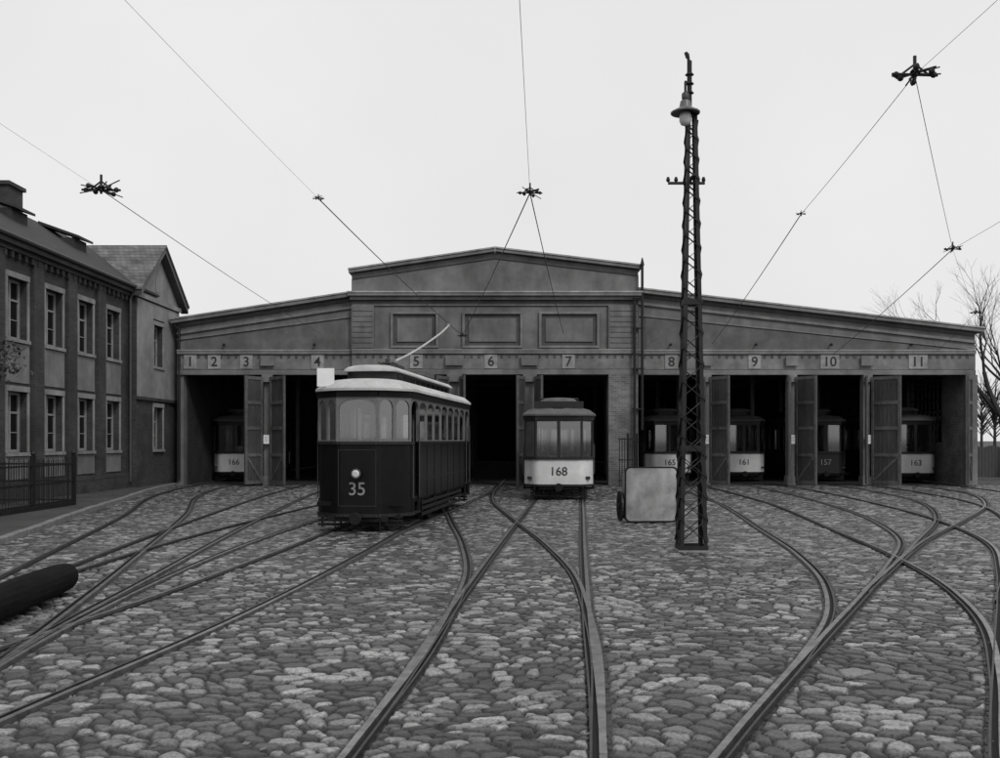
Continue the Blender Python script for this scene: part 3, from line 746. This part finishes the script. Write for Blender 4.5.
# ------------------------------------------------------------------ handcart tipped up
hc=empty('handcart',(3.3,21.9,0),R(4))
b=B()
def rrect(w0,w1,z0,z1,r=.07):
    o=[]
    for cx,cz,a0 in ((w1-r,z1-r,0),(w0+r,z1-r,90),(w0+r,z0+r,180),(w1-r,z0+r,270)):
        for k in range(5): a=R(a0+k*22.5); o.append((cx+r*math.cos(a),cz+r*math.sin(a)))
    return o
b.py(rrect(-.56,.58,.02,1.2,.1),-.03,.02); b.build('tray_bottom',M['cart'],hc,bevel=.008)
b=B()
for x0,x1,z0,z1 in ((-.54,.54,.06,.12),(-.5,.52,1.08,1.14),(-.555,-.5,.13,1.07),(.5,.555,.13,1.07)): b.box(x0,x1,.022,.4,z0,z1)
b.build('tray_sides',M['cart'],hc)
b=B()
for x in (-.5,-.3): b.box(x,x+.04,.1,.15,1.145,1.95)
b.tube((-.64,.3,.42),(.5,.3,.42),.03)
def hoop(x0,x1,z0,z1,r,y0,y1,t):
    o=rrect(x0,x1,z0,z1,r); i_=rrect(x0+t,x1-t,z0+t,z1-t,r); n=len(o)
    vs=[(x,y0,z) for x,z in o]+[(x,y0,z) for x,z in i_]+[(x,y1,z) for x,z in o]+[(x,y1,z) for x,z in i_]; fs=[]
    for k in range(n):
        j=(k+1)%n; fs+=[(k,j,n+j,n+k),(2*n+k,3*n+k,3*n+j,2*n+j),(k,2*n+k,2*n+j,j),(n+k,n+j,3*n+j,3*n+k)]
    b.add(vs,fs)
hoop(-.575,.595,.005,1.215,.1,-.036,.015,.028)
b.build('tray_ironwork',M['t_under'],hc)
b=B()
for x in (-.62,):
    prof=[(.30,-.02),(.34,-.02),(.34,.02),(.30,.02),(.30,-.02)]
    b.lathe((x,.3,.34),prof,24,'x'); b.lathe((x,.3,.34),[(.06,-.05),(.06,.05)],10,'x')
    for k in range(8):
        a=k*math.pi/4; b.tube((x,.3,.34),(x,.3+.31*math.cos(a),.34+.31*math.sin(a)),.016)
b.build('wheels',M['iron'],hc)
gr=empty('iron_gate',(5.0,38.9,0)); b=B()
for x in np.arange(-.35,.36,.1): b.tube((x,0,0),(x,0,1.9),.015)
for z in (.2,1,1.8): b.box(-.4,.4,-.02,.02,z,z+.05)
b.build('bars',M['iron'],gr)

# ------------------------------------------------------------------ log
lg=empty('tarred_log'); b=B()
A=Vector((-5.18,11.9,.175)); C=Vector((-4.75,7.2,.19)); d=(A-C).normalized()
n=18; a=d.orthogonal().normalized(); c2=d.cross(a); rings=14; vs=[];fs=[]
for k in range(rings+1):
    t=k/rings; q=C.lerp(A,t)
    for i in range(n):
        th=2*math.pi*i/n; rr=(.19-.015*t)*(1+.03*math.sin(3*th+k)+random.uniform(-.015,.015))
        if k==rings: rr*=.93
        vs.append(q+(a*math.cos(th)+c2*math.sin(th))*rr)
for k in range(rings):
    for i in range(n): fs.append((k*n+i,k*n+(i+1)%n,(k+1)*n+(i+1)%n,(k+1)*n+i))
fs+= [tuple(range(n)),tuple(range(rings*n+n-1,rings*n-1,-1))]
b.add(vs,fs); b.build('trunk',M['log'],lg)

# ------------------------------------------------------------------ brick house
hs=empty('brick_house')
XW=-13.5; b,st,tm,fr_,gs,bl,sg2=B(),B(),B(),B(),B(),B(),B()
wy=[16.4,18.7,21.0,23.3,25.6,27.95,30.25,32.55,34.85]
ops=[]
for y in wy: ops+=[(y-.58,y+.58,4.62,6.3),(y-.58,y+.58,1.45,3.15)]
wall(b,'y',XW-.4,XW,14,36.3,0,7.3,ops)
def window(x,y,z0,z1,hwd=.58,cur=False):
    xo=x-.2
    for a0,a1,c0,c1 in ((y-hwd,y-hwd+.08,z0,z1),(y+hwd-.08,y+hwd,z0,z1),(y-hwd+.08,y+hwd-.08,z0,z0+.08),(y-hwd+.08,y+hwd-.08,z1-.08,z1),(y-.04,y+.04,z0+.08,z1-.08)):
        fr_.box(xo-.06,xo,a0,a1,c0,c1)
    zt_=z0+(z1-z0)*.66
    for q0,q1 in ((y-hwd+.08,y-.04),(y+.04,y+hwd-.08)): fr_.box(xo-.05,xo-.01,q0,q1,zt_-.03,zt_+.03); fr_.box(xo-.045,xo-.015,q0,q1,(z0+zt_)/2-.012,(z0+zt_)/2+.012)
    gs.add([(xo-.04,y-hwd,z0),(xo-.04,y+hwd,z0),(xo-.04,y+hwd,z1),(xo-.04,y-hwd,z1)],[(0,1,2,3)])
    tm.box(x-.0,x+.09,y-hwd-.08,y+hwd+.08,z0-.1,z0-.005)
    tm.box(x+.002,x+.05,y-hwd-.1,y+hwd+.1,z1+.005,z1+.16)
    for s in(-1,1): tm.box(*(x+.002,x+.035),*sorted((y+s*hwd+s*.003,y+s*(hwd+.1))),z0,z1+.003)
for i,y in enumerate(wy):
    window(XW,y,4.62,6.3); window(XW,y,1.45,3.15)
    st.box(XW+.002,XW+.03,y-.68,y+.68,3.4,4.5)
    st.box(XW+.002,XW+.028,y-.68,y+.68,.7,1.33)
for y in [w_+1.15 for w_ in wy]:
    if y<36: b.box(XW+.002,XW+.1,y-.32,y+.32,.6,7.0)
b.box(XW+.002,XW+.13,14,36.2,.5,.6)
b.box(XW+.002,XW+.16,14,36.25,7.0,7.12); b.box(XW+.002,XW+.3,14,36.25,7.125,7.3)
b.box(XW+.002,XW+.12,14,36.2,0,.498)
for y in np.arange(14.2,36.2,.4): b.box(XW+.002,XW+.12,y,y+.16,6.82,6.995)
rf=B(); rf.py([(XW+.4,7.3),(XW+.4,7.36),(-16,9.35),(-18.6,7.36),(-18.6,7.3)],13.8,38.5)
rf.build('main_roof',M['roof_d'],hs)
pb=B()
for q in (XW+.36,): pb.tube((q,13.8,7.33),(q,36.2,7.33),.07,n=8)
pb.tube((XW+.16,36.1,.3),(XW+.16,36.1,6.9),.05,n=8); pb.tube((XW+.16,36.1,6.9),(XW+.36,36.1,7.3),.05,n=8)
pb.build('gutter',M['iron_g'],hs)
wall(b,'x',14,14.4,-18.4,XW-.402,0,7.3,[]); wall(b,'x',40.8,41.2,-18.4,-13.9,0,7.3,[])
b.box(-18.5,-18.1,14.4,40.8,0,7.3)
B().box(XW-1.2,XW-1.1,14.5,40.5,.2,7.2).build('dark_room_sheet',M['dark'],hs)  # added near-black sheet: darkness of the rooms put into its colour
dm=B()
for y in (30.4,34.8):
    dm.px([(y-.5,8.1),(y+.5,8.1),(y+.5,8.75),(y-.5,8.75)],-15.4,-14.6); 
dm.build('dormers',M['roof_d'],hs)
dm=B()
for y in (30.4,34.8): dm.prism([(-14.4,y-.6,8.72),(-14.4,y+.6,8.72),(-14.4,y+.6,8.8),(-14.4,y-.6,8.8)],[(-15.8,y-.6,9.2),(-15.8,y+.6,9.2),(-15.8,y+.6,9.3),(-15.8,y-.6,9.3)])
dm.build('dormer_roofs',M['roof_d'],hs)
ch=B(); ch.box(-16.3,-15.7,31.9,32.9,9.0,9.95); ch.box(-16.38,-15.62,31.82,32.98,9.95,10.07); ch.box(-16.3,-15.7,25,26,9.0,10.1); ch.build('chimney',M['brick'],hs)
XG=-13.22; y0,y1=36.3,41.2; ym=38.65
ops=[(ym-.5,ym+.5,4.62,6.2),(ym-.5,ym+.5,1.45,3.05)]
wall(b,'y',XG-.4,XG,y0,y1,0,7.2,ops)
window(XG,ym,4.62,6.2,.5); window(XG,ym,1.45,3.05,.5)
b.box(XG-.9,XG-.402,y0,y0+.3,0,7.2)
sg2.px([(y0+.002,7.202),(y1-.002,7.202),(ym,9.0)],XG-.4,XG)
sg2.box(XG+.002,XG+.04,y0+.1,ym-.62,3.4,6.98); sg2.box(XG+.002,XG+.04,ym+.62,y1-.1,3.4,6.98); sg2.box(XG+.002,XG+.04,ym-.618,ym+.618,6.42,6.98)
sg2.box(XG+.002,XG+.04,ym-.618,ym+.618,3.4,4.5)
sg2.build('gable_stucco',M['stucco_g'],hs)
tm.box(XG+.002,XG+.1,y0-.02,y1,7.03,7.2)
b.box(XG+.002,XG+.09,y0,y1,3.28,3.398)
for a,c in ((y0-.25,ym),(y1+.25,ym)):
    za=7.02
    bl.prism([(XG+.003,a,za),(XG+.003,c,9.02),(XG+.003,c,9.28),(XG+.003,a,za+.26)],[(XG+.3,a,za),(XG+.3,c,9.02),(XG+.3,c,9.28),(XG+.3,a,za+.26)])
bl.build('bargeboards',M['iron_g'],hs)
gs2=B(); gs2.px([(ym+.28*math.cos(t),7.85+.28*math.sin(t)) for t in np.linspace(0,math.pi,9)]+[(ym-.28,7.5),(ym+.28,7.5)],XG-.01,XG+.012); gs2.build('gable_window',M['winglass'],hs)
rf=B()
rf.prism([(XG+.34,y0-.3,7.32),(XG+.34,ym,9.33),(XG+.34,ym,9.25),(XG+.34,y0-.3,7.24)],[(-16.2,y0-.3,7.32),(-16.2,ym,9.33),(-16.2,ym,9.25),(-16.2,y0-.3,7.24)])
rf.prism([(XG+.34,y1+.3,7.32),(XG+.34,ym,9.33),(XG+.34,ym,9.25),(XG+.34,y1+.3,7.24)],[(-18.4,y1+.3,7.32),(-18.4,ym,9.33),(-18.4,ym,9.25),(-18.4,y1+.3,7.24)])
rf.build('gable_roof',M['rooftile'],hs)
b.build('walls',M['brick'],hs); st.build('stucco_panels',M['stucco'],hs); tm.build('cornices_and_sills',M['stucco_l'],hs)
fr_.build('window_frames',M['frame'],hs); gs.build('window_glass',M['winglass'],hs)

fc_=empty('iron_fence'); b=B()
xx=-11.3
for y in np.arange(17.0,26.5,.13): b.tube((xx,y,.085),(xx,y,1.3),.012,n=5)
for z in (.2,.7,1.15): b.box(xx-.015,xx+.015,16.9,26.5,z,z+.04)
for x in np.arange(-13.4,-11.3,.13): b.tube((x,26.5,.085),(x,26.5,1.3),.012,n=5)
for z in (.2,.7,1.15): b.box(-13.45,-11.3,26.485,26.515,z,z+.04)
for y in (17,19.4,21.8,24.2,26.5): b.box(xx-.05,xx+.05,y-.05,y+.05,.085,1.42); b.ball((xx,y,1.47),.06,8)
b.box(xx-.08,xx+.08,16.9,26.4,.0851,.19)
b.build('railings',M['iron'],fc_)

# ------------------------------------------------------------------ trees
def tree(name,loc,h,seed,leaves=0,r0=.12,spread=.6,depth=6,lsize=.07,lean=(0,0)):
    rnd=random.Random(seed); e=empty(name,loc); b=B(); lf=B(); tips=[]
    def grow(p,d,l,r,k):
        segs=3; 
        for s in range(segs):
            d=(d+Vector((rnd.uniform(-1,1),rnd.uniform(-1,1),rnd.uniform(-.3,.6)))*.13).normalized()
            q=p+d*(l/segs); r2=r*(.88); b.tube(p,q,r,r2,n=6 if k>3 else 4); p=q; r=r2
            if k<=3: tips.append(p.copy())
        if k==0: return
        for c in range(rnd.choice((2,3,3)) if k>1 else 3):
            nd=(d+Vector((rnd.uniform(-1,1),rnd.uniform(-1,1),rnd.uniform(-.4,.7)))*spread).normalized()
            grow(p,nd,l*rnd.uniform(.62,.85),r*rnd.uniform(.6,.8),k-1)
    grow(Vector((0,0,-.05)),Vector((lean[0],lean[1],1)).normalized(),h*.3,r0,depth)
    b.build('trunk_and_branches',M['bark'],e)
    if leaves:
        for t in tips:
            for i in range(leaves):
                c=t+Vector((rnd.gauss(0,.14),rnd.gauss(0,.14),rnd.gauss(0,.12))); u=Vector((rnd.uniform(-1,1),rnd.uniform(-1,1),rnd.uniform(-1,1))).normalized(); v=u.orthogonal().normalized(); s=lsize*rnd.uniform(.6,1.3)
                lf.add([c-u*s,c+v*s*.5,c+u*s,c-v*s*.5],[(0,1,2,3)])
        lf.build('foliage',M['leaf'],e)
    return e
tree('bare_tree',(21.2,41.5,0),9.3,3,r0=.26)
tree('bare_tree',(22.2,38,0),8.0,11,r0=.2)
tree('bare_tree',(24.5,47,0),9,5,r0=.28)
tree('young_tree',(-12.5,23.4,.085),4.3,21,leaves=1,r0=.05,depth=5,spread=.4)
wf=empty('board_fence'); b=B()
for x in np.arange(19.3,40,.16): b.box(x,x+.145,48,48.03,0,1.5+.04*math.sin(x*7))
for z in (.4,1.2): b.box(19.3,40,48.031,48.09,z,z+.1)
b.build('boards',M['fencewood'],wf)
dt3=empty('distant_trees'); b=B(); rnd=random.Random(5)
for i in range(44):
    x=rnd.uniform(32,80); y=rnd.uniform(60,100); hh=rnd.uniform(5,10)
    b.tube((x,y,0),(x,y,hh*.5),.15,.08,n=5)
    for k in range(55):
        a=rnd.uniform(0,6.28); z=rnd.uniform(.3,.8)*hh; l=rnd.uniform(.8,2)
        b.tube((x,y,z*.8),(x+math.cos(a)*l,y+math.sin(a)*l,z+l*.7),.05,.015,n=3)
b.build('branches',M['bark'],dt3)

# ------------------------------------------------------------------ overhead wires
ow=empty('overhead_wires'); b=B()
Z=6.0
def wire(p,q,r=.005,sag=.06):
    p=Vector(p);q=Vector(q);n=10; L_=(q-p).length; pr=None
    for k in range(n+1):
        t=k/n; c=p.lerp(q,t)-Vector((0,0,sag*L_/20*4*t*(1-t)))
        if pr is not None: b.tube(pr,c,r,n=4)
        pr=c
C0=(.51,17,Z); FL=(-1.48,39.3,5.9); W1=(-3.16,17.4,Z); W2=(-6.7,16.8,Z); W3=(5.6,18.6,Z); W4=(4.77,11.5,Z); W5=(9.96,22,Z); W6=(15.7,33,Z)
wire((-.35,-3,Z),C0,.004); wire(C0,(2.5,39.3,5.95),.011); wire(C0,FL,.011)
wire((-3.9,2,Z),W1,.002); wire(W1,FL,.01)
wire((-6.3,4,Z),W2,.002); wire(W2,(-7.1,39.6,6),.007)
wire(W4,W3,.004); wire(W3,(8.4,39.6,5.6),.009); wire(W4,W5,.005); wire(W5,(13.2,39.6,5.2),.009); wire((8.0,8,Z),W5,.004)
wire(W5,W6,.003); wire(W6,(17.3,39.6,5.3),.006); wire((5.1,-4,6.6),W4,.0025)
b.build('wires',M['wire'],ow)
def junction(p,s,seed):
    rnd=random.Random(seed); e=empty('wire_junction',p); b=B()
    b.tube((-s,-.02,0),(s,.02,.0),.012*s/.2,n=6); b.tube((-.3*s,-1.0*s,.02),(.3*s,1.0*s,-.02),.012*s/.2,n=6)
    b.tube((-.6*s,.5*s,.01),(.7*s,-.5*s,.04),.012*s/.2,n=6)
    for x,y in ((-.8*s,0),(.8*s,0),(-.3*s,-.9*s),(.3*s,.9*s),(.55*s,-.4*s),(-.45*s,.4*s),(0,0)): b.ball((x,y,0),.03*s/.22,8)
    b.tube((0,0,-.2*s),(0,0,.8*s),.016*s/.22,n=6); b.lathe((0,0,.1*s),[(.1*s,0),(.2*s,.04*s),(.1*s,.16*s)],10)
    b.tube((-.6*s,0,0),(0,0,.45*s),.01*s/.2,n=5); b.tube((.6*s,0,0),(0,0,.45*s),.01*s/.2,n=5)
    for k in range(6):
        a=rnd.uniform(0,6.28); b.tube((0,0,.05*s),(math.cos(a)*s*1.1,math.sin(a)*s*.8,rnd.uniform(-.4,.5)*s),.007*s/.2,n=4)
    b.build('clamps_and_insulators',M['iron'],e)
junction(C0,.21,1); junction(W2,.32,2); junction(W4,.27,3); junction(W5,.2,4); junction(W1,.1,5); junction(W3,.09,6); junction(FL,.2,7); junction(W6,.2,8)
print('done')
